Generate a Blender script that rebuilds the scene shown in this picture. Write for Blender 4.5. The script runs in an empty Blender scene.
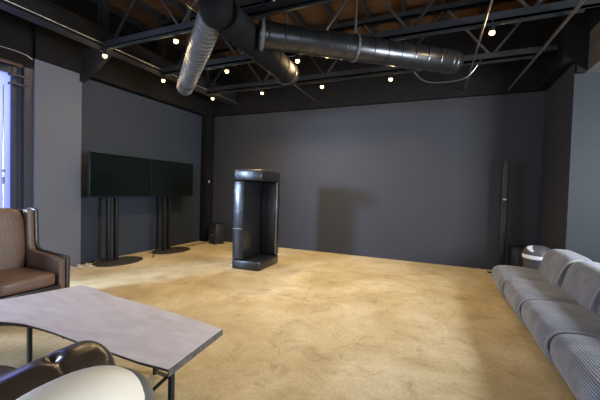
import bpy, bmesh, math, random
from mathutils import Vector, Matrix
random.seed(4)
S = bpy.context.scene
COL = S.collection
PI = math.pi

# ---------------------------------------------------------------- camera
H = 1.45
CAMM = ((0.9167, 0.3986, 0.0277), (0.0370, -0.0158, -0.9992), (-0.3979, 0.9170, -0.0293))
F = 325.0
cd = bpy.data.cameras.new('camera'); cam = bpy.data.objects.new('camera', cd); COL.objects.link(cam)
r_, d_, f_ = (Vector(v) for v in CAMM)
f_.normalize(); r_ = (r_ - f_ * r_.dot(f_)).normalized(); d_ = f_.cross(r_).normalized()
mw = Matrix((( r_.x, -d_.x, -f_.x, 0), (r_.y, -d_.y, -f_.y, 0), (r_.z, -d_.z, -f_.z, H), (0, 0, 0, 1)))
cam.matrix_world = mw
cd.sensor_width = 36; cd.lens = F / 600 * 36; cd.clip_start = 0.05
S.camera = cam

# ---------------------------------------------------------------- materials
def mat(name, col=(.5, .5, .5), rough=.5, metal=0, spec=.5, coat=0, emis=None, es=0):
    m = bpy.data.materials.new(name); m.use_nodes = True
    b = m.node_tree.nodes['Principled BSDF']
    b.inputs['Base Color'].default_value = (*col, 1); b.inputs['Roughness'].default_value = rough
    b.inputs['Metallic'].default_value = metal; b.inputs['Specular IOR Level'].default_value = spec
    b.inputs['Coat Weight'].default_value = coat; b.inputs['Coat Roughness'].default_value = .15
    if emis:
        b.inputs['Emission Color'].default_value = (*emis, 1); b.inputs['Emission Strength'].default_value = es
    return m

def mottle(m, c2, scale=6, fac=.5, bump=0, bscale=None, detail=6, stretch=(1, 1, 1), c3=None):
    """two-tone noise colour and optional noise bump on an existing material"""
    nt = m.node_tree; N = nt.nodes; L = nt.links; b = N['Principled BSDF']
    tc = N.new('ShaderNodeTexCoord'); mp = N.new('ShaderNodeMapping'); mp.inputs['Scale'].default_value = stretch
    L.new(tc.outputs['Object'], mp.inputs['Vector'])
    n = N.new('ShaderNodeTexNoise'); n.inputs['Scale'].default_value = scale; n.inputs['Detail'].default_value = detail
    n.inputs['Roughness'].default_value = .6
    L.new(mp.outputs['Vector'], n.inputs['Vector'])
    r = N.new('ShaderNodeValToRGB'); c1 = tuple(b.inputs['Base Color'].default_value)
    r.color_ramp.elements[0].position = .5 - fac / 2; r.color_ramp.elements[1].position = .5 + fac / 2
    r.color_ramp.elements[0].color = c1; r.color_ramp.elements[1].color = (*c2, 1)
    if c3:
        e = r.color_ramp.elements.new(.5); e.color = (*c3, 1)
    L.new(n.outputs['Fac'], r.inputs['Fac']); L.new(r.outputs['Color'], b.inputs['Base Color'])
    if bump:
        n2 = N.new('ShaderNodeTexNoise'); n2.inputs['Scale'].default_value = bscale or scale; n2.inputs['Detail'].default_value = 4
        L.new(mp.outputs['Vector'], n2.inputs['Vector'])
        bp = N.new('ShaderNodeBump'); bp.inputs['Strength'].default_value = bump; bp.inputs['Distance'].default_value = .02
        L.new(n2.outputs['Fac'], bp.inputs['Height']); L.new(bp.outputs['Normal'], b.inputs['Normal'])
    return m

def floor_mat():
    m = mat('stained_concrete', (.5, .4, .24), .42, spec=.45)
    nt = m.node_tree; N = nt.nodes; L = nt.links; b = N['Principled BSDF']
    tc = N.new('ShaderNodeTexCoord')
    def noise(s, d, r=.6, dist=0):
        n = N.new('ShaderNodeTexNoise'); n.inputs['Scale'].default_value = s; n.inputs['Detail'].default_value = d
        n.inputs['Roughness'].default_value = r; n.inputs['Distortion'].default_value = dist
        L.new(tc.outputs['Object'], n.inputs['Vector']); return n
    def ramp(src, stops):
        r = N.new('ShaderNodeValToRGB'); el = r.color_ramp.elements
        el[0].position, el[0].color = stops[0][0], (*stops[0][1], 1)
        el[1].position, el[1].color = stops[-1][0], (*stops[-1][1], 1)
        for p, c in stops[1:-1]:
            e = el.new(p); e.color = (*c, 1)
        L.new(src, r.inputs['Fac']); return r
    def mix(a, bb, fac, mode='MULTIPLY'):
        x = N.new('ShaderNodeMix'); x.data_type = 'RGBA'; x.blend_type = mode
        L.new(a, x.inputs[6]); L.new(bb, x.inputs[7])
        if isinstance(fac, float): x.inputs[0].default_value = fac
        else: L.new(fac, x.inputs[0])
        return x
    big = ramp(noise(.8, 5, .6, .6).outputs['Fac'], [(.3, (.39, .315, .17)), (.5, (.515, .445, .285)), (.68, (.62, .57, .43))])
    mid = ramp(noise(3.4, 12, .78, .9).outputs['Fac'], [(.30, (.46, .40, .31)), (.46, (.90, .87, .83)), (.64, (1.10, 1.10, 1.10))])
    fine = ramp(noise(38, 5, .7).outputs['Fac'], [(.33, (.74, .7, .64)), (.62, (1.08, 1.08, 1.08))])
    x = mix(big.outputs['Color'], mid.outputs['Color'], .75)
    x = mix(x.outputs[2], fine.outputs['Color'], .6)
    # hairline cracks: edges of a distorted cell pattern, only here and there
    wob = N.new('ShaderNodeMix'); wob.data_type = 'RGBA'; wob.blend_type = 'LINEAR_LIGHT'; wob.inputs[0].default_value = .11
    L.new(tc.outputs['Object'], wob.inputs[6]); L.new(noise(2.2, 6, .65).outputs['Color'], wob.inputs[7])
    v = N.new('ShaderNodeTexVoronoi'); v.feature = 'DISTANCE_TO_EDGE'; v.inputs['Scale'].default_value = 1.5
    L.new(wob.outputs[2], v.inputs['Vector'])
    cr = ramp(v.outputs['Distance'], [(0, (1, 1, 1)), (.007, (0, 0, 0))])
    msk = ramp(noise(.9, 3).outputs['Fac'], [(.47, (0, 0, 0)), (.57, (.7, .7, .7))])
    cm = mix(cr.outputs['Color'], msk.outputs['Color'], 1.0)
    dark = N.new('ShaderNodeRGB'); dark.outputs[0].default_value = (.20, .14, .08, 1)
    x = mix(x.outputs[2], dark.outputs[0], cm.outputs[2], 'MIX')
    L.new(x.outputs[2], b.inputs['Base Color'])
    rr = ramp(noise(3, 6).outputs['Fac'], [(.3, (.34,) * 3), (.7, (.55,) * 3)])
    L.new(rr.outputs['Color'], b.inputs['Roughness'])
    bp = N.new('ShaderNodeBump'); bp.inputs['Strength'].default_value = .12; bp.inputs['Distance'].default_value = .01
    L.new(noise(14, 6).outputs['Fac'], bp.inputs['Height']); L.new(bp.outputs['Normal'], b.inputs['Normal'])
    return m

def corduroy():
    m = mat('grey_corduroy', (.2, .2, .22), .85, spec=.2)
    nt = m.node_tree; N = nt.nodes; L = nt.links; b = N['Principled BSDF']
    b.inputs['Sheen Weight'].default_value = .25; b.inputs['Sheen Roughness'].default_value = .4
    tc = N.new('ShaderNodeTexCoord'); dot = N.new('ShaderNodeVectorMath'); dot.operation = 'DOT_PRODUCT'
    L.new(tc.outputs['Object'], dot.inputs[0]); dot.inputs[1].default_value = (1, 0, 1)
    mul = N.new('ShaderNodeMath'); mul.operation = 'MULTIPLY'; mul.inputs[1].default_value = 2 * PI / .021
    L.new(dot.outputs['Value'], mul.inputs[0])
    sn = N.new('ShaderNodeMath'); sn.operation = 'SINE'; L.new(mul.outputs[0], sn.inputs[0])
    r = N.new('ShaderNodeValToRGB'); r.color_ramp.elements[0].position = .15
    ma = N.new('ShaderNodeMapRange'); ma.inputs[1].default_value = -1; L.new(sn.outputs[0], ma.inputs[0])
    L.new(ma.outputs[0], r.inputs['Fac'])
    r.color_ramp.elements[0].color = (.092, .108, .142, 1); r.color_ramp.elements[1].color = (.275, .305, .38, 1)
    n = N.new('ShaderNodeTexNoise'); n.inputs['Scale'].default_value = 5; n.inputs['Detail'].default_value = 5
    L.new(tc.outputs['Object'], n.inputs['Vector'])
    r2 = N.new('ShaderNodeValToRGB'); r2.color_ramp.elements[0].color = (.7, .7, .7, 1); r2.color_ramp.elements[1].color = (1.15, 1.13, 1.1, 1)
    r2.color_ramp.elements[0].position = .3; r2.color_ramp.elements[1].position = .7
    L.new(n.outputs['Fac'], r2.inputs['Fac'])
    x = N.new('ShaderNodeMix'); x.data_type = 'RGBA'; x.blend_type = 'MULTIPLY'; x.inputs[0].default_value = 1
    L.new(r.outputs['Color'], x.inputs[6]); L.new(r2.outputs['Color'], x.inputs[7]); L.new(x.outputs[2], b.inputs['Base Color'])
    bp = N.new('ShaderNodeBump'); bp.inputs['Strength'].default_value = .5; bp.inputs['Distance'].default_value = .006
    L.new(ma.outputs[0], bp.inputs['Height']); L.new(bp.outputs['Normal'], b.inputs['Normal'])
    return m

M = {}
M['floor'] = floor_mat()
M['wall'] = mottle(mat('slate_grey_paint', (.027, .030, .037), .6, spec=.25), (.032, .034, .040), 1.5, .6, bump=.25, bscale=26)
M['wall_cool_light'] = mottle(mat('cool_lit_slate_paint', (.025, .035, .052), .6, spec=.25), (.030, .040, .058), 1.5, .6, bump=.25, bscale=26)  # slate paint tinted bluer in place of cooler light on this wall
M['wall_step'] = mottle(mat('mid_grey_paint', (.020, .0235, .029), .65, spec=.2), (.025, .028, .034), 1.5, .6, bump=.15, bscale=26)
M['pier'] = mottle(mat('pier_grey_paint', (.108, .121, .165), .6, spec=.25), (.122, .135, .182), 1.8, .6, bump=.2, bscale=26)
M['soffit'] = mottle(mat('warm_grey_paint', (.055, .052, .048), .7), (.075, .07, .065), 3, .5)
M['blackpaint'] = mottle(mat('black_paint', (.005, .005, .006), .7, spec=.15), (.008, .008, .009), 4, .5)
M['deck'] = mottle(mat('roof_boards', (.035, .018, .009), .75, spec=.1), (.11, .058, .026), 3, .6, bump=.5, bscale=9, stretch=(1, 7, 1))
M['steel'] = mottle(mat('painted_joist_steel', (.010, .011, .0125), .55, spec=.25), (.019, .020, .023), 6, .5)
M['rod'] = mottle(mat('bare_rod_steel', (.20, .20, .21), .35, .8), (.12, .11, .105), 9, .5)
M['duct'] = mottle(mat('galvanised_duct', (.03, .031, .034), .30, .85), (.085, .088, .094), 5, .5, bump=.08, bscale=7)
M['ductpale'] = mottle(mat('pale_duct', (.085, .09, .095), .55, .4), (.12, .125, .13), 5, .5, bump=.05, bscale=7)
M['hanger'] = mottle(mat('grey_hanger', (.05, .05, .053), .5, .2), (.07, .07, .073), 7, .5)
M['ductblack'] = mottle(mat('black_duct_wrap', (.004, .004, .0045), .75, spec=.12), (.008, .008, .009), 6, .5, bump=.4, bscale=8)
M['navy'] = mottle(mat('dark_blue_steel', (.024, .026, .042), .4, .2), (.04, .042, .065), 8, .5)
M['chrome'] = mottle(mat('bright_metal', (.7, .7, .72), .25, .9), (.5, .5, .52), 9, .5)
M['screen'] = mottle(mat('dark_glass_screen', (.003, .006, .007), .16, spec=.2), (.004, .007, .008), 2, .5)
M['blackplastic'] = mottle(mat('black_plastic', (.009, .009, .010), .42, spec=.3), (.014, .018, .019), 12, .5)
M['standbase'] = mottle(mat('stand_base_coat', (.022, .022, .022), .5), (.034, .033, .031), 12, .5)
M['vinyl'] = mottle(mat('black_vinyl', (.006, .007, .009), .34, spec=.45, coat=.2), (.010, .011, .014), 5, .5, bump=.55, bscale=7)
M['seam'] = mottle(mat('vinyl_seam_highlight', (.10, .10, .11), .35), (.07, .07, .08), 9, .5)  # pale tone paints the highlights on the booth's piping and seam
M['leather'] = mottle(mat('brown_leather', (.105, .062, .044), .42, spec=.5), (.145, .09, .066), 4, .5, bump=.15, bscale=40)
M['leatherdark'] = mottle(mat('dark_outer_leather', (.018, .016, .018), .3, spec=.6), (.03, .027, .028), 6, .5, bump=.15, bscale=30)
M['tufted'] = mottle(mat('espresso_leather', (.024, .017, .012), .25, spec=.9, coat=.5), (.040, .028, .020), 6, .5, bump=.08, bscale=60)
M['cream'] = mottle(mat('cream_leather', (.80, .72, .58), .42), (.84, .77, .64), 3, .5, bump=.05, bscale=50)
M['shell'] = mottle(mat('grey_green_shell', (.075, .085, .08), .4), (.10, .11, .105), 8, .5)
M['slab'] = mottle(mat('bleached_wood_slab', (.44, .42, .46), .36, spec=.55), (.64, .63, .69), 4, .55, bump=.12, bscale=10, stretch=(1, 3.2, 1), c3=(.54, .52, .57))
M['bark'] = mottle(mat('bark_edge', (.05, .042, .035), .85), (.14, .12, .10), 22, .5, bump=.8, bscale=30)
M['cord'] = corduroy()
M['welt'] = mottle(mat('worn_grey_welt', (.22, .215, .22), .85), (.28, .275, .28), 14, .5)
M['bin'] = mottle(mat('bin_plastic', (.05, .052, .06), .4), (.07, .072, .08), 7, .5)
M['lidgrey'] = mottle(mat('lid_grey', (.36, .36, .38), .35), (.44, .44, .46), 7, .5)
M['bag'] = mottle(mat('white_bin_liner', (.75, .78, .84), .35), (.85, .87, .9), 9, .5, bump=.4, bscale=30)
M['whitecable'] = mottle(mat('ivory_cable', (.46, .40, .31), .5), (.58, .53, .44), 9, .5)
M['browncable'] = mottle(mat('brown_cable', (.14, .07, .035), .5), (.2, .1, .05), 9, .5)
M['grille'] = mottle(mat('speaker_grille', (.02, .02, .021), .6), (.007, .007, .007), 160, .25)
M['copper'] = mottle(mat('brown_pipe', (.085, .05, .04), .45, .3), (.12, .07, .055), 9, .5)
M['bulb'] = mat('glowing_bulb', (1, .8, .5), .4, emis=(1, .60, .24), es=4.5)
M['frost'] = mat('frosted_glazing', (.8, .82, .9), .5)
M['glass'] = mat('window_glass', (.9, .93, .95), .05)
M['outside'] = mottle(mat('bright_yard_paving', (.5, .5, .5), .8), (.6, .6, .6), 3, .5)
def glassify(m, frost):
    nt = m.node_tree; N = nt.nodes; L = nt.links; out = N['Material Output']
    if frost:
        t = N.new('ShaderNodeBsdfTranslucent'); t.inputs[0].default_value = (.62, .64, .92, 1)
        d = N.new('ShaderNodeBsdfDiffuse'); d.inputs[0].default_value = (.3, .3, .42, 1)
        x = N.new('ShaderNodeMixShader'); x.inputs[0].default_value = .25
        L.new(t.outputs[0], x.inputs[1]); L.new(d.outputs[0], x.inputs[2])
    else:
        t = N.new('ShaderNodeBsdfTransparent'); t.inputs[0].default_value = (.95, .97, 1, 1)
        g = N.new('ShaderNodeBsdfGlossy'); g.inputs['Roughness'].default_value = .02
        x = N.new('ShaderNodeMixShader'); x.inputs[0].default_value = .06
        L.new(t.outputs[0], x.inputs[1]); L.new(g.outputs[0], x.inputs[2])
    L.new(x.outputs[0], out.inputs['Surface'])
glassify(M['frost'], True); glassify(M['glass'], False)

# ---------------------------------------------------------------- mesh helpers
V = Vector
class MB:
    def __init__(s): s.bm = bmesh.new()
    def box(s, c, d, rz=0, rot=None, bev=0):
        m = Matrix.Translation(c) @ (rot.to_4x4() if rot else Matrix.Rotation(rz, 4, 'Z')) @ Matrix.Diagonal((*d, 1))
        r = bmesh.ops.create_cube(s.bm, size=1, matrix=m)
        if bev:
            es = list({e for v in r['verts'] for e in v.link_edges})
            bmesh.ops.bevel(s.bm, geom=es, offset=bev, segments=2, affect='EDGES', profile=.5)
        return s
    def bb(s, a, b, bev=0):
        a, b = V(a), V(b); return s.box((a + b) / 2, [abs(q) for q in (b - a)], bev=bev)
    def bar(s, a, b, w, h):
        """rectangular bar from a to b, w wide and h deep"""
        a, b = V(a), V(b); d = b - a; q = d.to_track_quat('X', 'Z').to_matrix()
        return s.box((a + b) / 2, (d.length, w, h), rot=q)
    def cyl(s, a, b, r, r2=None, n=16, caps=True):
        a, b = V(a), V(b); d = b - a; q = d.to_track_quat('Z', 'Y').to_matrix().to_4x4()
        bmesh.ops.create_cone(s.bm, cap_ends=caps, segments=n, radius1=r, radius2=r if r2 is None else r2,
                              depth=d.length, matrix=Matrix.Translation((a + b) / 2) @ q)
        return s
    def tube(s, pts, r, n=8, rad=None):
        pts = [V(p) for p in pts]; rings = []
        up = V((0, 0, 1))
        for i, p in enumerate(pts):
            t = (pts[min(i + 1, len(pts) - 1)] - pts[max(i - 1, 0)]).normalized()
            if i == 0:
                u = t.orthogonal().normalized()
            else:
                u = (u - t * u.dot(t)).normalized()
            w = t.cross(u); rr = rad[i] if rad else r
            rings.append([s.bm.verts.new(p + (u * math.cos(k * 2 * PI / n) + w * math.sin(k * 2 * PI / n)) * rr) for k in range(n)])
        for a, b in zip(rings, rings[1:]):
            for k in range(n): s.bm.faces.new((a[k], a[(k + 1) % n], b[(k + 1) % n], b[k]))
        s.bm.faces.new(rings[0][::-1]); s.bm.faces.new(rings[-1])
        return s
    def sphere(s, c, r, sc=(1, 1, 1), n=16):
        bmesh.ops.create_uvsphere(s.bm, u_segments=n, v_segments=n // 2 + 2, radius=r, matrix=Matrix.Translation(c) @ Matrix.Diagonal((*sc, 1)))
        return s
    def lathe(s, prof, n=32, c=(0, 0, 0), sx=1, sy=1):
        rings = []
        for r, z in prof:
            rings.append([s.bm.verts.new((c[0] + r * sx * math.cos(k * 2 * PI / n), c[1] + r * sy * math.sin(k * 2 * PI / n), c[2] + z)) for k in range(n)])
        for a, b in zip(rings, rings[1:]):
            for k in range(n): s.bm.faces.new((a[k], a[(k + 1) % n], b[(k + 1) % n], b[k]))
        s.bm.faces.new(rings[0][::-1]); s.bm.faces.new(rings[-1])
        return s
    def prism(s, poly, a, b, axis='z', bev=0):
        """extrude a 2-D polygon from a to b along an axis"""
        f = {'z': lambda p, t: (p[0], p[1], t), 'y': lambda p, t: (p[0], t, p[1]), 'x': lambda p, t: (t, p[0], p[1])}[axis]
        A = [s.bm.verts.new(f(p, a)) for p in poly]; B = [s.bm.verts.new(f(p, b)) for p in poly]
        n = len(poly); fs = [s.bm.faces.new(A), s.bm.faces.new(B[::-1])]
        for k in range(n): fs.append(s.bm.faces.new((A[k], B[k], B[(k + 1) % n], A[(k + 1) % n])))
        bmesh.ops.recalc_face_normals(s.bm, faces=fs)
        if bev:
            es = list({e for e in fs[0].edges} | {e for e in fs[1].edges})
            bmesh.ops.bevel(s.bm, geom=es, offset=bev, segments=3, affect='EDGES', profile=.5)
        return s
    def pillow(s, c, d, n=4, seg=14, fn=None, rot=None, m=None):
        """rounded, stuffed block of outer size d; fn(x,y,z in -1..1) -> (x,y,z) reshapes it"""
        b = bmesh.new(); bmesh.ops.create_cube(b, size=2)
        bmesh.ops.subdivide_edges(b, edges=b.edges[:], cuts=seg, use_grid_fill=True)
        vm = {}
        for v in b.verts:
            p = v.co.copy(); mx = max(abs(q) for q in p)
            ln = sum(abs(q) ** n for q in p) ** (1 / n) if not m else ((abs(p.x) ** n + abs(p.z) ** n) ** (m / n) + abs(p.y) ** m) ** (1 / m)
            p = p * (mx / ln)
            if fn: p = V(fn(*p))
            p = V((p.x * d[0] / 2, p.y * d[1] / 2, p.z * d[2] / 2))
            if rot: p = rot @ p
            vm[v] = s.bm.verts.new(p + V(c))
        for f in b.faces: s.bm.faces.new([vm[v] for v in f.verts])
        b.free(); return s
    def build(s, name, m, parent=None, smooth=True, angle=40, **props):
        bmesh.ops.recalc_face_normals(s.bm, faces=s.bm.faces[:])
        me = bpy.data.meshes.new(name); s.bm.to_mesh(me); s.bm.free()
        if smooth:
            for p in me.polygons: p.use_smooth = True
            me.set_sharp_from_angle(angle=math.radians(angle))
        me.materials.append(M[m] if isinstance(m, str) else m)
        o = bpy.data.objects.new(name, me); COL.objects.link(o)
        if parent: o.parent = parent
        for k, v in props.items(): o[k] = v
        return o

def tag(o, label, cat, group=None):
    o['label'] = label; o['category'] = cat
    if group: o['group'] = group
    return o
def thing(name, label, cat, loc=(0, 0, 0), rz=0, group=None):
    o = bpy.data.objects.new(name, None); COL.objects.link(o); o.empty_display_size = .1
    o.location = loc; o.rotation_euler = (0, 0, rz)
    return tag(o, label, cat, group)
def struct(name, mb, m, parent=None):
    o = mb.build(name, m, parent, smooth=False)
    if not parent: o['kind'] = 'structure'
    return o
def copy_tree(o, parent=None):
    c = o.copy(); COL.objects.link(c)
    if parent: c.parent = parent
    for ch in list(o.children): copy_tree(ch, c)
    return c
def smooth_path(pts, k=8):
    pts = [V(p) for p in pts]; out = []
    P = [pts[0] * 2 - pts[1]] + pts + [pts[-1] * 2 - pts[-2]]
    for i in range(1, len(P) - 2):
        a, b, c, d = P[i - 1:i + 3]
        for j in range(k):
            t = j / k
            out.append(.5 * ((2 * b) + (c - a) * t + (2 * a - 5 * b + 4 * c - d) * t * t + (3 * b - a - 3 * c + d) * t ** 3))
    out.append(pts[-1]); return out

# ---------------------------------------------------------------- room shell
XL, XR, YB, YF, YS = -6.0, 1.68, 7.3, -3.0, 5.86     # left wall, back-right wall, back wall, front wall, step in the right wall
XR2, ZT, ZP = 3.6, 4.75, 3.40                        # right wall near the camera, deck, top of the grey paint
struct('floor', MB().bb((XL - .3, YF - .3, -.1), (XR2 + .3, YB + .2, 0)), 'floor')
ceil = struct('ceiling', MB().bb((XL - .3, YF - .3, ZT), (XR2 + .3, YB + .2, ZT + .1)), 'deck')
for k in range(14): struct('added_purlin', MB().bb((-5.7 + .62 * k, YF, ZT - .13), (-5.65 + .62 * k, YB - .1, ZT)), 'steel', ceil)  # added under the deck to break up the lamp glow on it
struct('wall_back', MB().bb((XL - .2, YB, 0), (XR + .2, YB + .2, ZT)), 'wall')
# left wall with a tall glazed opening (y 1.0 .. 2.66)
WY0, WY1, WZ1 = 1.93, 2.80, 3.22
DY0, DY1 = -.35, 1.05                                 # unseen opening further left, edges set to shape the light beam
struct('wall_left', MB().bb((XL - .2, 3.0, 0), (XL, YB, ZT)).bb((XL - .2, YF - .2, 0), (XL, DY0, ZT)).bb((XL - .2, DY1, 0), (XL, WY0, ZT)).bb((XL - .2, DY0, WZ1), (XL, DY1, ZT)).bb((XL - .2, WY0, WZ1), (XL, 3.0, ZT)), 'wall_cool_light')
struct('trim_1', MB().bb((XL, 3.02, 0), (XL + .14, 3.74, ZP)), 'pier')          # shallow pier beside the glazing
struct('wall_right', MB().bb((XR, YS, 0), (XR + .2, YB + .2, ZT)), 'wall')
struct('wall_step', MB().bb((XR + .2, YS, 0), (XR2 + .2, YS + .2, ZT)).bb((XR + .002, YS - .012, 0), (XR + .2, YS + .01, 3.22)).bb((XR + .2, YS - .012, 0), (XR2, YS, 3.22)), 'wall_step')
RY0, RY1 = 2.8, 4.0                                   # window in the side wall, outside the frame
struct('wall_side', MB().bb((XR2, YF - .2, 0), (XR2 + .2, RY0, ZT)).bb((XR2, RY1, 0), (XR2 + .2, YS, ZT)).bb((XR2, RY0, 0), (XR2 + .2, RY1, .8)).bb((XR2, RY0, 3.0), (XR2 + .2, RY1, ZT)), 'wall_step')
w3 = MB().bb((XR2 + .05, RY0, .8), (XR2 + .13, RY0 + .07, 3.0)).bb((XR2 + .05, RY1 - .07, .8), (XR2 + .13, RY1, 3.0)).bb((XR2 + .05, RY0, .8), (XR2 + .13, RY1, .87)).bb((XR2 + .05, RY0, 2.93), (XR2 + .13, RY1, 3.0))
win3 = struct('window_3', w3, 'navy')
struct('window_pane', MB().bb((XR2 + .08, RY0, .8), (XR2 + .10, RY1, 3.0)), 'glass', win3)
FX0, FX1, FZ0, FZ1 = -4.6, 2.4, .25, 3.0              # shopfront glazing behind the camera
struct('wall_front', MB().bb((XL - .2, YF - .2, 0), (FX0, YF, ZT)).bb((FX1, YF - .2, 0), (XR2 + .2, YF, ZT))
       .bb((FX0, YF - .2, 0), (FX1, YF, FZ0)).bb((FX0, YF - .2, FZ1), (FX1, YF, ZT)), 'wall')
# black upper band around the room above the grey paint
struct('trim_2', MB().bb((XL, YB - .10, ZP), (XR, YB, ZT)), 'blackpaint')
struct('trim_3', MB().bb((XL, 3.0, ZP - .02), (XL + .20, YB - .10, ZT)).bb((XL, WY0, WZ1), (XL + .12, 3.0, ZT)), 'blackpaint')
struct('trim_4', MB().bb((XR - .16, YS - .1, ZP - .02), (XR, YB - .10, ZT)).bb((XR + .0, YS - .1, 3.22), (XR + .12, YS - .012, ZT)), 'blackpaint')
struct('trim_5', MB().bb((XR + .12, 4.6, 3.22), (XR2, YS - .012, 3.75)), 'soffit')
struct('trim_6', MB().bb((XR + .12, 4.6, 3.75), (XR2, YS - .012, ZT)), 'blackpaint')
# black steel post in the far left corner
struct('trim_7', MB().bb((XL + .02, YB - .30, 0), (XL + .22, YB - .03, ZP), bev=.01), 'blackpaint')
# glazed opening on the left: frame, mullion, frosted leaf, clear leaf
w1 = MB()
w1.bb((XL - .12, WY1, 0), (XL + .0, WY1 + .06, WZ1)).bb((XL - .1, WY1 + .06, 0), (XL + .02, 3.0, WZ1))
w1.bb((XL - .12, WY0, WZ1 - .12), (XL - .02, WY1, WZ1)).bb((XL - .12, WY0, 0), (XL - .02, WY1, .12))
w1.bb((XL - .12, WY0, 0), (XL - .02, WY0 + .08, WZ1))
w1.bb((XL + .02, 2.9, 0), (XL + .10, 3.02, WZ1))
win = struct('window_1', w1, 'navy')
struct('window_pane', MB().bb((XL - .08, 2.0, .12), (XL - .06, WY1, WZ1 - .12)), 'frost', win)
struct('door_bolt', MB().cyl((XL - .03, 2.70, .9), (XL - .03, 2.70, 2.9), .008).box((XL - .035, 2.70, 1.62), (.05, .04, .05), bev=.008).box((XL - .035, 2.70, 1.48), (.04, .03, .12), bev=.008), 'chrome', win)
struct('hinge', MB().box((XL + .06, 2.84, 2.93), (.08, .22, .03)).box((XL + .06, 2.84, 3.06), (.08, .22, .03)), 'navy', win)
# shopfront behind the camera
w2 = MB()
for x in (FX0, -2.3, 0.05, FX1 - .08): w2.bb((x, YF - .16, FZ0), (x + .08, YF - .06, FZ1))
w2.bb((FX0, YF - .16, FZ0), (FX1, YF - .06, FZ0 + .08)).bb((FX0, YF - .16, FZ1 - .08), (FX1, YF - .06, FZ1))
win2 = struct('window_2', w2, 'navy')
struct('window_pane', MB().bb((FX0, YF - .12, FZ0), (FX1, YF - .10, FZ1)), 'glass', win2)
# brown pipe and bright conduit above the left glazing
tag(MB().tube([(XL + .16, 1.2, 3.20), (XL + .16, 2.84, 3.20)], .028).build('wall_pipe', 'copper'), 'brown horizontal pipe above the bright window at far left', 'pipe')
tag(MB().tube(smooth_path([(XL + .128, 2.2, 3.36), (XL + .128, 2.62, 3.40), (XL + .128, 2.88, 3.40), (XL + .128, 2.99, 3.36)]), .010).build('conduit', 'chrome'), 'thin bright curved conduit above the dark blue window post', 'conduit')
tag(MB().box((XL + .215, 7.1, 1.62), (.03, .05, .07), bev=.006).build('wall_switch', 'lidgrey'), 'small pale switch on the black post in the far left corner', 'switch')

# ---------------------------------------------------------------- roof: joists, girder, tracks, lamps
ZJ = 3.62
def joist(y, x0, x1, label, ph, deep=.9):
    t = thing('roof_joist', label, 'joist', (0, y, ZJ), 0, 'open web roof joists')
    MB().bb((x0, -.055, 0), (x1, -.01, .10)).bb((x0, .01, 0), (x1, .055, .10)).bb((x0, -.055, 0), (x1, .055, .012)).build('bottom_chord', 'steel', t, smooth=False)
    MB().bb((x0, -.055, deep), (x1, .055, deep + .012)).bb((x0, -.055, deep), (x1, -.01, deep + .1)).bb((x0, .01, deep), (x1, .055, deep + .1)).build('top_chord', 'steel', t, smooth=False)
    st = .70; x = x0 + ph; k = 0
    while x + st < x1:
        a, b = ((x, 0, .06), (x + st, 0, deep + .05)) if k % 2 == 0 else ((x, 0, deep + .05), (x + st, 0, .06))
        MB().bar(a, b, .03, .03).build('web_bar', 'rod' if k % 3 else 'steel', t, smooth=False)
        x += st; k += 1
joist(3.56, -5.0, XR2 - .05, 'nearest dark open web joist, crossing above the top of the slanting silver duct', .15)
joist(4.74, -5.0, 1.72, 'dark open web joist behind the long silver duct, second from the back wall', .32)
joist(6.02, -5.0, 1.5, 'dark open web joist closest to the back wall', .05)
g = thing('roof_girder', 'long dark girder running along the left wall under the roof', 'beam', (-5.06, 0, ZJ))
MB().bb((-.09, YF, .0), (.09, YB - .1, .02)).bb((-.012, YF, .02), (.012, YB - .1, .28)).bb((-.09, YF, .28), (.09, YB - .1, .30)).build('flange_beam', 'steel', g, smooth=False)
for y in (1.2, 3.56, 4.74, 6.02): MB().bb((-.06, y - .05, .30), (.06, y + .05, ZT - ZJ)).build('hanger_post', 'steel', g, smooth=False)
tag(MB().tube([(-4.955, 1.5, ZJ + .05), (-4.955, 7.15, ZJ + .05)], .013).build('conduit', 'chrome'), 'thin bright conduit strapped along the left girder', 'conduit')
gb = MB()
for q in ((-5.42, 3.62, 3.30), ): gb.prism([(XL + .14, 3.55), (XL + .14, 3.24), (XL + .55, 3.42), (-5.15, 3.62), (-5.15, 3.8), (XL + .14, 3.8)], 3.70, 3.78, 'y')
tag(gb.build('wall_bracket', 'steel', smooth=False), 'dark gusset bracket tying the left girder to the wall pier', 'bracket')

def track(y, x0, x1, label):
    t = thing('lighting_track', label, 'track', (0, y, 3.55), 0, 'lighting tracks under the joists')
    MB().bb((x0, -.018, 0), (x1, .018, .03)).build('rail', 'blackplastic', t, smooth=False)
    x = x0 + .4
    while x < x1:
        MB().cyl((x, 0, .03), (x, 0, ZJ - 3.55 + .002), .008, n=6).build('clip', 'steel', t, smooth=False); x += 1.7
# rails hang just clear of the joists' near face
TR = [(3.47, -5.0, 1.4, 'black lighting track under the nearest joist'),
      (4.66, -5.0, 1.4, 'black lighting track under the joist behind the long silver duct'),
      (5.96, -5.0, 1.2, 'black lighting track closest to the back wall')]
for a in TR: track(*a)

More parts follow.
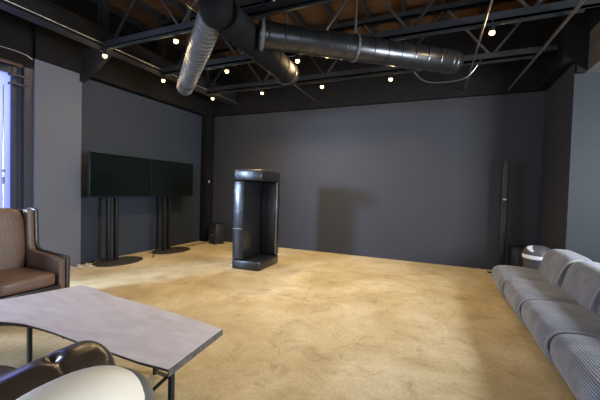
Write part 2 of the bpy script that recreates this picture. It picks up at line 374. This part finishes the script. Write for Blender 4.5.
def make_lamp():
    r = thing('spotlight', 'x', 'spotlight', (0, 0, 0), 0, 'warm track spotlights')
    MB().cyl((0, 0, 0), (0, 0, -.035), .012, n=8).box((0, 0, -.006), (.06, .028, .012)).build('stem', 'blackplastic', r)
    MB().lathe([(.012, .045), (.03, .04), (.036, .0), (.034, .0), (.03, .03), (.012, .036)], 18, (0, 0, -.075)).build('shade', 'blackplastic', r)
    MB().sphere((0, 0, -.086), .033).build('bulb', 'bulb', r)
    return r
lamp0 = make_lamp(); first = True
LAMPS = [(-4.89, 3.47, .5, 'warm glowing spotlight at the end of the nearest track beside the left girder'),
         (-3.44, 3.47, .8, 'warm glowing spotlight just left of the upper part of the slanting silver duct'),
         (-4.92, 4.66, .5, 'warm glowing spotlight left of the lower tip of the slanting silver duct'),
         (-3.46, 4.66, 1, 'warm glowing spotlight between the slanting silver duct and the black duct'),
         (-2.13, 4.66, 1, 'warm glowing spotlight under the long silver duct beside the black duct'),
         (-0.92, 4.66, .8, 'warm spotlight half hidden above the middle of the long silver duct'),
         (0.50, 4.66, .5, 'warm glowing spotlight furthest right, beyond the end of the long silver duct'),
         (-4.80, 5.96, .5, 'small warm spotlight in the back left corner of the roof'),
         (-3.52, 5.96, 2.6, 'warm glowing spotlight by the back wall, below the black duct'),
         (-2.19, 5.96, 2.6, 'warm glowing spotlight by the back wall, second from the right in the back row'),
         (-0.90, 5.96, 1.3, 'warm glowing spotlight by the back wall, rightmost of the back row')]
LP, LG = 37, 6
for x, y, k, lab in LAMPS:
    o = lamp0 if first else copy_tree(lamp0)
    first = False
    o.location = (x, y, 3.55); o['label'] = lab
    for kind, en in (('SPOT', LP), ('POINT', LG)):
        ld = bpy.data.lights.new('spotlight_glow', kind); ld.energy = en * (k if kind == 'SPOT' else 1); ld.color = (1, .70, .36); ld.shadow_soft_size = .03
        if kind == 'SPOT': ld.spot_size = math.radians(140); ld.spot_blend = .8
        lo = bpy.data.objects.new('spotlight_glow', ld); COL.objects.link(lo); lo.location = (x, y, 3.55 - .145)

# ---------------------------------------------------------------- ducts
def duct(name, label, a, b, r, m, rings=12, seam='duct', hang=()):
    a, b = V(a), V(b); d = (b - a); L_ = d.length; u = d.normalized()
    t = thing(name, label, 'duct', a, 0)
    prof = []
    q = u.to_track_quat('Z', 'Y').to_matrix().to_4x4()
    mb = MB(); mb.lathe([(r * .96, 0), (r, .01), (r, L_ - .01), (r * .96, L_)], 40)
    bmesh.ops.transform(mb.bm, matrix=q, verts=mb.bm.verts)
    mb.build('duct_tube', m, t)
    for k in range(rings):
        z = L_ * (k + .6) / rings
        mb = MB(); mb.lathe([(r * .99, -.012), (r + .010, -.008), (r + .010, .008), (r * .99, .012)], 40, (0, 0, z))
        bmesh.ops.transform(mb.bm, matrix=q, verts=mb.bm.verts)
        mb.build('seam_ring', seam, t)
    for s in hang:
        p = u * (L_ * s)
        mb = MB(); n = V((-u.y, u.x, 0)).normalized()
        pts = [p + n * (r + .012) * math.cos(w) + V((0, 0, 1)) * (r + .012) * math.sin(w) for w in [i * PI / 16 * 2 for i in range(17)]]
        for i in range(16): mb.bar(pts[i], pts[i + 1], .035, .006)
        mb.bar(p + V((0, 0, r)), V((p.x, p.y, ZT - a.z)), .045, .02)
        mb.build('hanger_strap', 'steel', t, smooth=False)
    return t
ZD = 3.34
t = thing('air_duct', 'branching silver and black round ductwork hung under the roof', 'duct', (-2.3, 3.1, ZD))
def duct(name, a, b, r, m, rings, hang=()):
    o = V((-2.3, 3.1, ZD)); a, b = V(a) - o, V(b) - o; d = (b - a); L_ = d.length; u = d.normalized()
    q = Matrix.Translation(a) @ u.to_track_quat('Z', 'Y').to_matrix().to_4x4()
    mb = MB(); mb.lathe([(r * .96, 0), (r, .01), (r, L_ - .01), (r * .96, L_)], 40)
    bmesh.ops.transform(mb.bm, matrix=q, verts=mb.bm.verts)
    tube = mb.build(name, m, t)
    for k in range(rings):
        z = L_ * (k + .6) / rings
        mb = MB(); mb.lathe([(r * .99, -.010), (r + .007, -.006), (r + .007, .006), (r * .99, .010)], 40, (0, 0, z))
        bmesh.ops.transform(mb.bm, matrix=q, verts=mb.bm.verts)
        mb.build('seam_ring', m, tube)
    for s in hang:
        p = a + u * (L_ * s)
        mb = MB(); n = V((-u.y, u.x, 0)).normalized()
        pts = [p + n * (r + .012) * math.cos(w) + V((0, 0, 1)) * (r + .012) * math.sin(w) for w in [i * PI / 8 for i in range(17)]]
        for i in range(16): mb.bar(pts[i], pts[i + 1], .035, .006)
        mb.bar(p + V((0, 0, r)), V((p.x, p.y, ZT - ZD)), .045, .02)
        mb.build('hanger_strap', 'hanger', t, smooth=False)
MB().tube([(.02, -.24, 0), (.02, -.24, ZT - ZD)], .175, 32).build('riser', 'ductblack', t)
MB().sphere((.02, -.24, 0), .176, n=32).build('riser_end', 'ductblack', t)
duct('long_duct', (-2.12, 3.47, ZD), (.07, 5.14, ZD), .158, 'duct', 14, (.46,))
duct('slanted_duct', (-2.30, 2.85, ZD), (-4.55, 4.83, ZD), .145, 'ductpale', 24, (.85,))
duct('black_trunk', (-2.24, 2.95, ZD), (-2.37, 4.88, ZD), .178, 'ductblack', 6, (.93,))
u = V((2.19, 1.67, 0)).normalized(); e0 = V((.07 + 2.3, 5.14 - 3.1, 0))
mb = MB(); mb.lathe([(.160, -.015), (.161, .0), (.145, .07), (.09, .12), (.02, .135)], 32)
bmesh.ops.transform(mb.bm, matrix=Matrix.Translation(e0) @ u.to_track_quat('Z', 'Y').to_matrix().to_4x4(), verts=mb.bm.verts)
mb.build('end_cap', 'duct', t)
mb = MB(); mb.lathe([(.161, -.02), (.18, -.02), (.18, .02), (.161, .02)], 40)
bmesh.ops.transform(mb.bm, matrix=Matrix.Translation(V((.21, .40, 0))) @ u.to_track_quat('Z', 'Y').to_matrix().to_4x4(), verts=mb.bm.verts)
mb.build('collar', 'ductpale', t, label='bright clamp collar')
# slanting sway rods and pipes
def rod(label, a, b, r, m='rod', name='brace_rod'):
    return tag(MB().tube([a, b], r).build(name, m), label, 'rod')
rod('thin pale conduit right of the long silver duct, running towards the back wall', (.43, 3.3, 3.525), (.34, 7.19, 3.50), .014, name='ceiling_conduit')
rod('long dark grey conduit nearest the right wall, running towards the back wall', (1.36, 3.0, 3.52), (1.09, 7.19, 3.46), .019, name='ceiling_conduit')
rod('thin bright conduit between the slanting silver duct and the black duct', (-2.735, 2.9, 3.535), (-2.75, 7.19, 3.535), .010, name='ceiling_conduit')
tag(MB().tube(smooth_path([(-.55, 6.04, 3.62), (-.35, 6.08, 3.42), (-.05, 6.08, 3.36), (.3, 6.08, 3.40), (.5, 6.04, 3.62)]), .010).build('hanging_cable', 'rod'), 'loose pale cable sagging below the right end of the long silver duct', 'cable')

# ---------------------------------------------------------------- televisions on stands
def tv_stand(label, y, bx):
    t = thing('tv_stand', label, 'tv stand', (XL + .32, y, 0), 0, 'television floor stands')
    MB().lathe([(.46, 0), (.47, .004), (.47, .016), (.45, .022)], 48, (bx, 0, 0), .70, 1).build('base', 'standbase', t)
    for s in (-.075, .075): MB().box((-.02, s - .05, .64), (.07, .065, 1.25), bev=.008).build('pole', 'blackplastic', t)
    MB().box((-.01, 0, 1.56), (.03, .6, .42), bev=.006).box((-.02, 0, 1.3), (.05, .24, .16), bev=.006).build('mount_plate', 'blackplastic', t)
    return t
def television(label, y0, y1, z0, z1):
    x = XL + .345
    t = thing('television', label, 'television', (x, (y0 + y1) / 2, z0), 0, 'wall-side televisions')
    w = (y1 - y0) / 2; h = z1 - z0
    MB().box((.03, 0, h / 2), (.05, 2 * w, h), bev=.008).box((0.01, 0, h / 2), (.03, 1.2 * w, h * .6), bev=.01).build('casing', 'blackplastic', t)
    MB().box((.0565, 0, h / 2), (.004, 2 * w - .014, h - .018)).build('screen', 'screen', t, smooth=False)
tv_stand('black stand with rounded floor plate under the nearer left television', 4.28, .10)
tv_stand('black stand with rounded floor plate under the television nearer the corner', 5.60, .10)
television('black flat television on the left, nearer the grey pier', 3.72, 4.985, 1.24, 2.03)
television('black flat television on the right, nearer the far left corner', 5.01, 6.275, 1.24, 2.03)

# cables along the skirting
CB = [('ivory cable loop on the floor nearest the grey pier', 3.42), ('ivory cable in the middle of the tangle by the pier', 3.555), ('ivory cable loop nearest the left television stand', 3.68)]
for k, (lab, y) in enumerate(CB):
    xs = -5.70 + .03 * k
    pts = [(xs - .09, y, .012), (xs + .03, y + .02, .03), (xs + .08, y + .07, .012), (xs, y + .10, .035), (xs - .08, y + .075, .05), (xs - .02, y + .035, .055), (xs + .06, y + .05, .04), (xs + .09, y + .11, .012)]
    tag(MB().tube(smooth_path(pts), .0075).build('cable', 'whitecable'), lab, 'cable', 'ivory cables in the tangle by the pier')
tag(MB().tube(smooth_path([(-5.92, 3.78, .01), (-5.90, 3.95, .012), (-5.94, 4.1, .02), (-5.93, 4.35, .012)]), .010).build('cable', 'blackplastic'), 'black cable along the wall foot behind the left television stand', 'cable')
tag(MB().tube(smooth_path([(-5.3, 4.84, .01), (-5.42, 4.93, .01), (-5.55, 5.08, .01), (-5.84, 5.2, .01)]), .009).build('cable', 'browncable'), 'brown cable on the floor between the two television stands', 'cable')
tag(MB().tube(smooth_path([(-5.70, 6.2, .012), (-5.62, 6.4, .02), (-5.72, 6.62, .012), (-5.6, 6.78, .012)]), .012).build('cable', 'browncable'), 'brown cable on the floor between the right stand and the corner speaker', 'cable')

# ---------------------------------------------------------------- small speaker in the left corner
t = thing('speaker', 'small black loudspeaker on the floor in the far left corner', 'speaker', (-5.36, 6.93, 0), math.radians(-20))
MB().box((0, 0, .025), (.30, .26, .05), bev=.01).build('foot', 'blackplastic', t)
MB().box((0, .01, .29), (.36, .30, .48), bev=.025).build('cabinet', 'blackplastic', t)
MB().box((0, -.145, .27), (.32, .012, .42), bev=.005).build('grille', 'grille', t)
MB().box((.02, -.153, .24), (.06, .006, .016), bev=.002).build('badge', 'lidgrey', t, label='small pale badge')

# ---------------------------------------------------------------- padded black booth, open towards the room
W = .57; Dp = .82; BH = 1.80; rz = math.radians(3)
BL = V((-2.885 - W * math.cos(rz), 4.935 - W * math.sin(rz), 0))
t = thing('padded_booth', 'tall black padded vinyl booth open at one corner, standing in the room', 'booth', BL, rz)
def pad(name, a, b, m='vinyl', par=t, n=9):
    a, b = V(a), V(b); d = b - a
    mb = MB().box((a + b) / 2, [abs(q) for q in d], bev=.03)
    for v in mb.bm.verts: pass
    return mb.build(name, m, par, angle=60)
pad('base_pad', (0, 0, 0), (W, Dp, .17))
pad('roof_pad', (0, 0, BH - .20), (W, Dp, BH))
# left side pad in three cushions with seams, and the rear pads
wl = pad('side_pad', (0, 0, .17), (.22, Dp, BH - .2))
pad('rear_pad', (.22, Dp - .13, .17), (W, Dp, BH - .2))
MB().tube([(.21, .012, .2), (.21, .012, BH - .22)], .012).build('piping', 'vinyl', wl)
MB().tube([(W - .02, Dp - .135, .2), (W - .02, Dp - .135, BH - .22)], .013).build('piping', 'seam', t)  # real piping, its highlight painted in as a pale tone
MB().box((.11, -.004, .73), (.20, .012, .018), bev=.004).build('seam_strip', 'seam', wl, label='seam with painted highlight')  # crease highlight on the pad, painted as a pale strip
MB().box((.11, -.004, 1.05), (.21, .012, .012), bev=.003).build('seam_strip', 'vinyl', wl)
MB().box((-.04, .12, .03), (.08, .05, .03), bev=.006).build('pale_piece', 'lidgrey', t, label='small pale piece')  # small pale block at the foot of the booth's left side

# ---------------------------------------------------------------- column speaker and bass cabinet, back right
t = thing('column_speaker', 'slim tall black column speaker near the back right corner', 'speaker', (1.07, 7.02, 0))
MB().bb((-.22, -.03, 0), (.12, .03, .02)).bb((-.05, -.24, 0), (.01, .12, .02)).build('foot', 'blackplastic', t, smooth=False)
MB().box((0, 0, .70), (.11, .11, 1.36), bev=.015).build('lower_column', 'blackplastic', t)
MB().box((0, 0, 1.75), (.105, .105, .72), bev=.015).build('upper_column', 'blackplastic', t)
MB().box((0, -.054, 1.75), (.08, .008, .66), bev=.002).build('grille', 'grille', t)
MB().box((0, -.056, 1.39), (.06, .014, .03), bev=.004).build('joint_clip', 'lidgrey', t)
t = thing('bass_cabinet', 'squat black bass speaker cabinet between the column speaker and the bin', 'speaker', (1.36, 7.02, 0))
MB().box((0, 0, .27), (.32, .40, .54), bev=.015).build('cabinet', 'blackplastic', t)
MB().box((.02, -.202, .28), (.26, .008, .46), bev=.003).build('grille', 'grille', t)
MB().cyl((-.08, -.206, .08), (-.08, -.206, .46), .012, n=10).build('handle', 'standbase', t)

# ---------------------------------------------------------------- bin behind the sofa
t = thing('waste_bin', 'dark round waste bin with white liner and domed grey lid behind the sofa', 'bin', (1.42, 6.10, 0))
MB().lathe([(.16, 0), (.17, .01), (.198, .51), (.198, .53), (.17, .53)], 40).build('body', 'bin', t)
MB().lathe([(.200, .495), (.207, .50), (.212, .54), (.207, .555), (.185, .555), (.175, .54)], 40).build('liner', 'bag', t, label='white bin liner folded over the rim')
lid = MB().lathe([(.209, .556), (.210, .58), (.185, .635), (.13, .675), (.06, .697), (.005, .702)], 40).build('lid', 'bin', t)
MB().pillow((-.065, -.06, .652), (.27, .13, .03), 4, 8, lambda x, y, z: (x, y, z - .9 * x * x), Matrix.Rotation(math.radians(45), 3, 'Z') @ Matrix.Rotation(math.radians(33), 3, 'X')).build('lid_flap', 'lidgrey', lid, label='light grey lid flap')

# ---------------------------------------------------------------- corduroy sofa along the right wall
SX = 0.0
t = thing('sofa', 'long low grey corduroy sofa with loose plump sections along the right wall', 'sofa', (1.2, 4.1, 0))
ys = [5.84, 4.96, 4.08, 3.20, 2.32, 1.44]
def seat_fn(x, y, z):
    # plump top, front tucked under towards the floor, small crease at section ends
    cz = z
    if z > 0: cz = z * (1 - .10 * abs(y) ** 6) * (1 - .12 * max(0, x))
    cx = x
    if x < 0 and z < .1: cx = x * (1 - .30 * ((.1 - z) / 1.1) ** 1.3)
    return (cx, y, cz)
def back_fn(x, y, z):
    cx = x + .75 * (z + 1) / 2
    return (cx, y, z * (1 - .06 * abs(y) ** 4) if z > 0 else z)
for i in range(5):
    yc = (ys[i] + ys[i + 1]) / 2 - 4.1; w = ys[i] - ys[i + 1]
    x0 = .03 + .025 * i; yb = yc - .22
    MB().pillow((-.13 + x0, yc, .215), (.70, w, .40), 4.2, 18, seat_fn, None, 9).build('seat_cushion', 'cord', t)
    MB().pillow((.185 + x0, yb, .49), (.32, w, .52), 4, 18, back_fn, None, 9).build('back_cushion', 'cord', t)
    if i < 4:
        # worn welt along the seam between two sections
        ye = ys[i + 1] - 4.1
        MB().tube(smooth_path([(-.44 + x0, ye, .20), (-.452 + x0, ye, .27), (-.40 + x0, ye, .36), (-.25 + x0, ye, .392), (0.02 + x0, ye, .375)]), .013).build('welt', 'welt', t)
        MB().tube(smooth_path([(.06 + x0, ye - .22, .42), (.11 + x0, ye - .22, .58), (.18 + x0, ye - .22, .69), (.30 + x0, ye - .22, .735)]), .013).build('welt', 'welt', t)
        MB().cyl((-.27 + x0, ye, 0), (-.27 + x0, ye, .09), .016).build('foot', 'chrome', t)
MB().bb((-.26, -2.6, .02), (.26, 1.5, .12)).build('plinth', 'blackplastic', t, smooth=False)

# ---------------------------------------------------------------- wing armchair
t = thing('wing_armchair', 'brown leather wing armchair by the bright left window', 'armchair', (-4.30, 1.98, 0))
yo = .43            # half width
def side(sgn):
    poly = [(-.42, .10), (.34, .10), (.35, .595), (.33, .612), (.10, .625), (-.18, .64), (-.235, .66), (-.262, .71), (-.275, .95), (-.285, 1.13), (-.40, 1.15), (-.47, 1.13)]
    a, b = (yo - .045, yo) if sgn > 0 else (-yo, -yo + .045)
    o = MB().prism(poly, a, b, 'y', bev=.012).build('wing_side', 'leatherdark', t, label='dark outer side with arm and wing')
    ip = [(-.40, .14), (.335, .14), (.335, .585), (.10, .612), (-.18, .628), (-.245, .65), (-.272, .71), (-.285, .95), (-.295, 1.12), (-.40, 1.13)]
    ia = yo - .12 if sgn > 0 else -yo + .045
    MB().prism(ip, ia, ia + .075, 'y', bev=.016).build('side_lining', 'leather', o)
side(1); side(-1)
MB().pillow((-.37, 0, .75), (.15, 2 * yo - .24, .80), 5, 12, None, Matrix.Rotation(math.radians(-5), 3, 'Y')).build('backrest', 'leather', t)
MB().box((-.44, 0, .62), (.07, 2 * yo - .2, 1.02), bev=.02).build('back_shell', 'leatherdark', t)
MB().pillow((.02, 0, .375), (.70, 2 * yo - .25, .15), 6, 12).build('seat_cushion', 'leather', t)
MB().box((-.02, 0, .205), (.72, 2 * yo - .19, .19), bev=.015).build('seat_rail', 'leatherdark', t)
for sx in (-.36, .28):
    for sy in (-.34, .34): MB().cyl((sx, sy, 0), (sx, sy, .13), .018, .026).build('leg', 'blackplastic', t)

# ---------------------------------------------------------------- live-edge coffee table
t = thing('coffee_table', 'pale live edge slab coffee table on thin dark steel legs', 'coffee table', (-2.4, 1.75, 0))
edge = [(-1.38, 1.37), (-1.60, 1.355), (-1.83, 1.36), (-2.02, 1.36), (-2.2, 1.36), (-2.32, 1.366), (-2.44, 1.37), (-2.60, 1.368), (-2.76, 1.36), (-2.94, 1.31), (-3.15, 1.20), (-3.45, 1.12),
        (-3.58, 1.14), (-3.55, 1.40), (-3.48, 1.62), (-3.38, 2.0), (-3.34, 2.15), (-3.1, 2.13), (-2.75, 2.07), (-2.45, 2.06), (-2.1, 2.02), (-1.75, 1.99), (-1.44, 1.94)]
loc = [(x + 2.4, y - 1.75) for x, y in edge]
mb = MB().prism(loc, .372, .42, 'z')
cen = V((0.05, .0))
for v in mb.bm.verts:                       # the live edge is undercut: the underside is smaller than the top
    if v.co.z < .4 and v.co.y < -.2: v.co.y += .055
mb.build('tabletop', 'slab', t, angle=30)
n = len(loc)
def band(i0, i1):
    bm_ = MB(); bb = bm_.bm; R0 = []
    for i in range(i0, i1 + 1):
        p = V(loc[i % n]); dy = .055 if p.y < -.2 else 0
        R0.append((bb.verts.new((p.x, p.y - .003, .414)), bb.verts.new((p.x, p.y + dy * .5 - .008, .39)), bb.verts.new((p.x, p.y + dy, .368)), bb.verts.new((p.x, p.y + dy + .01, .40))))
    for a, b in zip(R0, R0[1:]):
        for k in range(4): bb.faces.new((a[k], a[(k + 1) % 4], b[(k + 1) % 4], b[k]))
    bb.faces.new(R0[0]); bb.faces.new(R0[-1][::-1])
    return bm_.build('bark_edge', 'bark', t, smooth=False)
band(0, 11)
MB().prism([(.962, .194), (.966, .196), (1.026, -.376), (1.020, -.380)], .374, .416, 'z').build('bark_edge', 'bark', t, smooth=False)
for (lx, ly) in ((-1.41, 1.43), (-2.83, 1.43), (-1.98, 1.84), (-3.2, 1.9)):
    MB().box((lx + 2.4, ly - 1.75, .186), (.026, .026, .372)).build('leg', 'blackplastic', t, smooth=False)
MB().bar((-1.41 + 2.4, 1.42 - 1.75, .34), (-1.98 + 2.4, 1.84 - 1.75, .02), .018, .018).build('brace', 'blackplastic', t, smooth=False)
MB().bar((-1.43 + 2.4, 1.42 - 1.75, .34), (-1.75 + 2.4, 1.44 - 1.75, .03), .018, .018).build('brace', 'blackplastic', t, smooth=False)

# ---------------------------------------------------------------- leather sofa facing the coffee table: its tufted right arm is what the camera sees
t = thing('leather_sofa', 'dark brown button tufted leather sofa with fat rounded arm facing the coffee table', 'sofa', (-1.52, 1.10, 0), -PI / 2)
# local x runs back along the arm from its front end, local y points right of the sofa (+x in the room), seat lies at negative y
AR = .158
def arm_mesh(Lr, tufts, sy):
    mb = MB(); NX, NA = 84, 48; rings = []
    for i in range(NX + 1):
        x = Lr * i / NX
        x = Lr * (i / NX) ** 1.25
        e = math.sqrt(max(0, 1 - (1 - min(1, x / .10)) ** 2.4)) if x < .10 else 1
        ring = []
        for k in range(NA):
            a = 2 * PI * k / NA
            r = (AR + .012 * math.sin(x * 7 + .5)) * max(e, .01)
            for tx, ta in tufts:
                dx = x - tx; da = (a - ta + PI) % (2 * PI) - PI
                q = (dx / .022) ** 2 + (da * AR / .024) ** 2
                r -= .034 * math.exp(-q) + .008 * math.exp(-q / 5)
                if abs(da) < 2.2:                                  # pleat across the arm at each button
                    f = math.exp(-((dx + .018 * math.sin(da * 2)) / .010) ** 2) * (1 - (da / 2.2) ** 2)
                    r -= (.008 if da < .3 else .003) * f * e
            r = max(r, .002)
            ring.append(mb.bm.verts.new((x, sy * math.cos(a) * r, .545 + math.sin(a) * r * .92)))
        rings.append(ring)
    for a, b in zip(rings, rings[1:]):
        for k in range(NA): mb.bm.faces.new((a[k], a[(k + 1) % NA], b[(k + 1) % NA], b[k]))
    mb.bm.faces.new(rings[0][::-1]); mb.bm.faces.new(rings[-1])
    return mb
TU = [(.24, 1.62), (.56, 1.62)]
arm = arm_mesh(.86, TU, 1).build('arm', 'tufted', t, angle=80)
for tx, ta in TU:
    MB().sphere((tx, math.cos(ta) * .088, .545 + math.sin(ta) * .082), .012).build('tuft_button', 'tufted', arm)
MB().box((.46, 0, .27), (.78, .22, .38), bev=.03).build('arm_panel', 'tufted', t)
arm2 = arm_mesh(.86, TU, 1); bmesh.ops.translate(arm2.bm, vec=(0, -1.72, 0), verts=arm2.bm.verts); arm2.build('arm', 'tufted', t, angle=80)
MB().box((.46, -1.72, .27), (.78, .22, .38), bev=.03).build('arm_panel', 'tufted', t)
for k in range(2):
    MB().pillow((.36, -.50 - .72 * k, .34), (.62, .71, .16), 5, 12).build('seat_cushion', 'tufted', t)
MB().box((.42, -.86, .19), (.70, 1.48, .18), bev=.02).build('seat_rail', 'tufted', t)
MB().pillow((.82, -.86, .52), (.24, 1.92, .70), 5, 14).build('backrest', 'tufted', t)
for sx in (.12, .80):
    for sy in (.05, -1.77): MB().cyl((sx, sy, 0), (sx, sy, .09), .018, .024).build('leg', 'blackplastic', t)

# ---------------------------------------------------------------- cream chair in the foreground
t = thing('cream_chair', 'cream leather chair with rounded back and dark grey rim beside the tufted sofa arm', 'chair', (-.83, .46, .165), 0)
def cr_fn(x, y, z):
    return (x, y, (z if z > 0 else 1.7 * z) - .25 * (y < 0) * y * y)
MB().pillow((.0, .015, .60), (.25, .50, .40), 2.4, 16, cr_fn).build('back_pad', 'cream', t)
MB().pillow((-.006, .036, .588), (.25, .50, .40), 2.4, 16, cr_fn).build('back_shell', 'shell', t)
MB().pillow((.26, .0, .24), (.46, .46, .11), 4, 10).build('seat', 'cream', t)
MB().box((.24, .0, .165), (.42, .40, .06), bev=.015).build('seat_rail', 'shell', t)
for sx in (.06, .40):
    for sy in (-.16, .16): MB().cyl((sx * 1.1, sy, -.165), (sx, sy, .15), .012, .016).build('leg', 'blackplastic', t)

# ---------------------------------------------------------------- daylight, added fill and render look
def area(name, loc, to, sx, sy, e, col):
    ld = bpy.data.lights.new(name, 'AREA'); ld.shape = 'RECTANGLE'; ld.size = sx; ld.size_y = sy; ld.energy = e; ld.color = col
    o = bpy.data.objects.new(name, ld); COL.objects.link(o); o.location = loc
    o.rotation_euler = (V(to) - V(loc)).to_track_quat('-Z', 'Z').to_euler(); return o
area('yard_daylight', (-7.6, -2.35, 3.1), (-2.0, 7.0, 1.2), 1.0, .8, 900, (.50, .70, 1))
area('opening_fill', (XL + .02, .35, 1.7), (XL + 3, 1.2, 1.2), 1.3, 2.9, 150, (.62, .74, 1))  # added fill lamp set in the unseen left opening
area('pane_daylight', (XL - .60, 2.0, 2.6), (XL, 2.2, 2.55), .3, .3, 14, (.66, .66, 1))
area('side_window_daylight', (XR2 - .02, (RY0 + RY1) / 2, 1.9), (0, (RY0 + RY1) / 2 + .8, 1.7), RY1 - RY0, 2.1, 300, (.88, .94, 1))
area('shopfront_daylight', (-1.1, YF + .05, 1.7), (-1.1, 4, 1.1), 6.8, 2.6, 65, (.80, .88, 1))
wd = bpy.data.worlds.new('sky'); S.world = wd; wd.use_nodes = True
bg = wd.node_tree.nodes['Background']; bg.inputs[0].default_value = (.7, .8, 1, 1); bg.inputs[1].default_value = .6
vs = S.view_settings
S.display_settings.display_device = 'sRGB'
vs.view_transform = 'Standard'; vs.look = 'None'; vs.gamma = 1; vs.use_curve_mapping = False; vs.exposure = 0.83
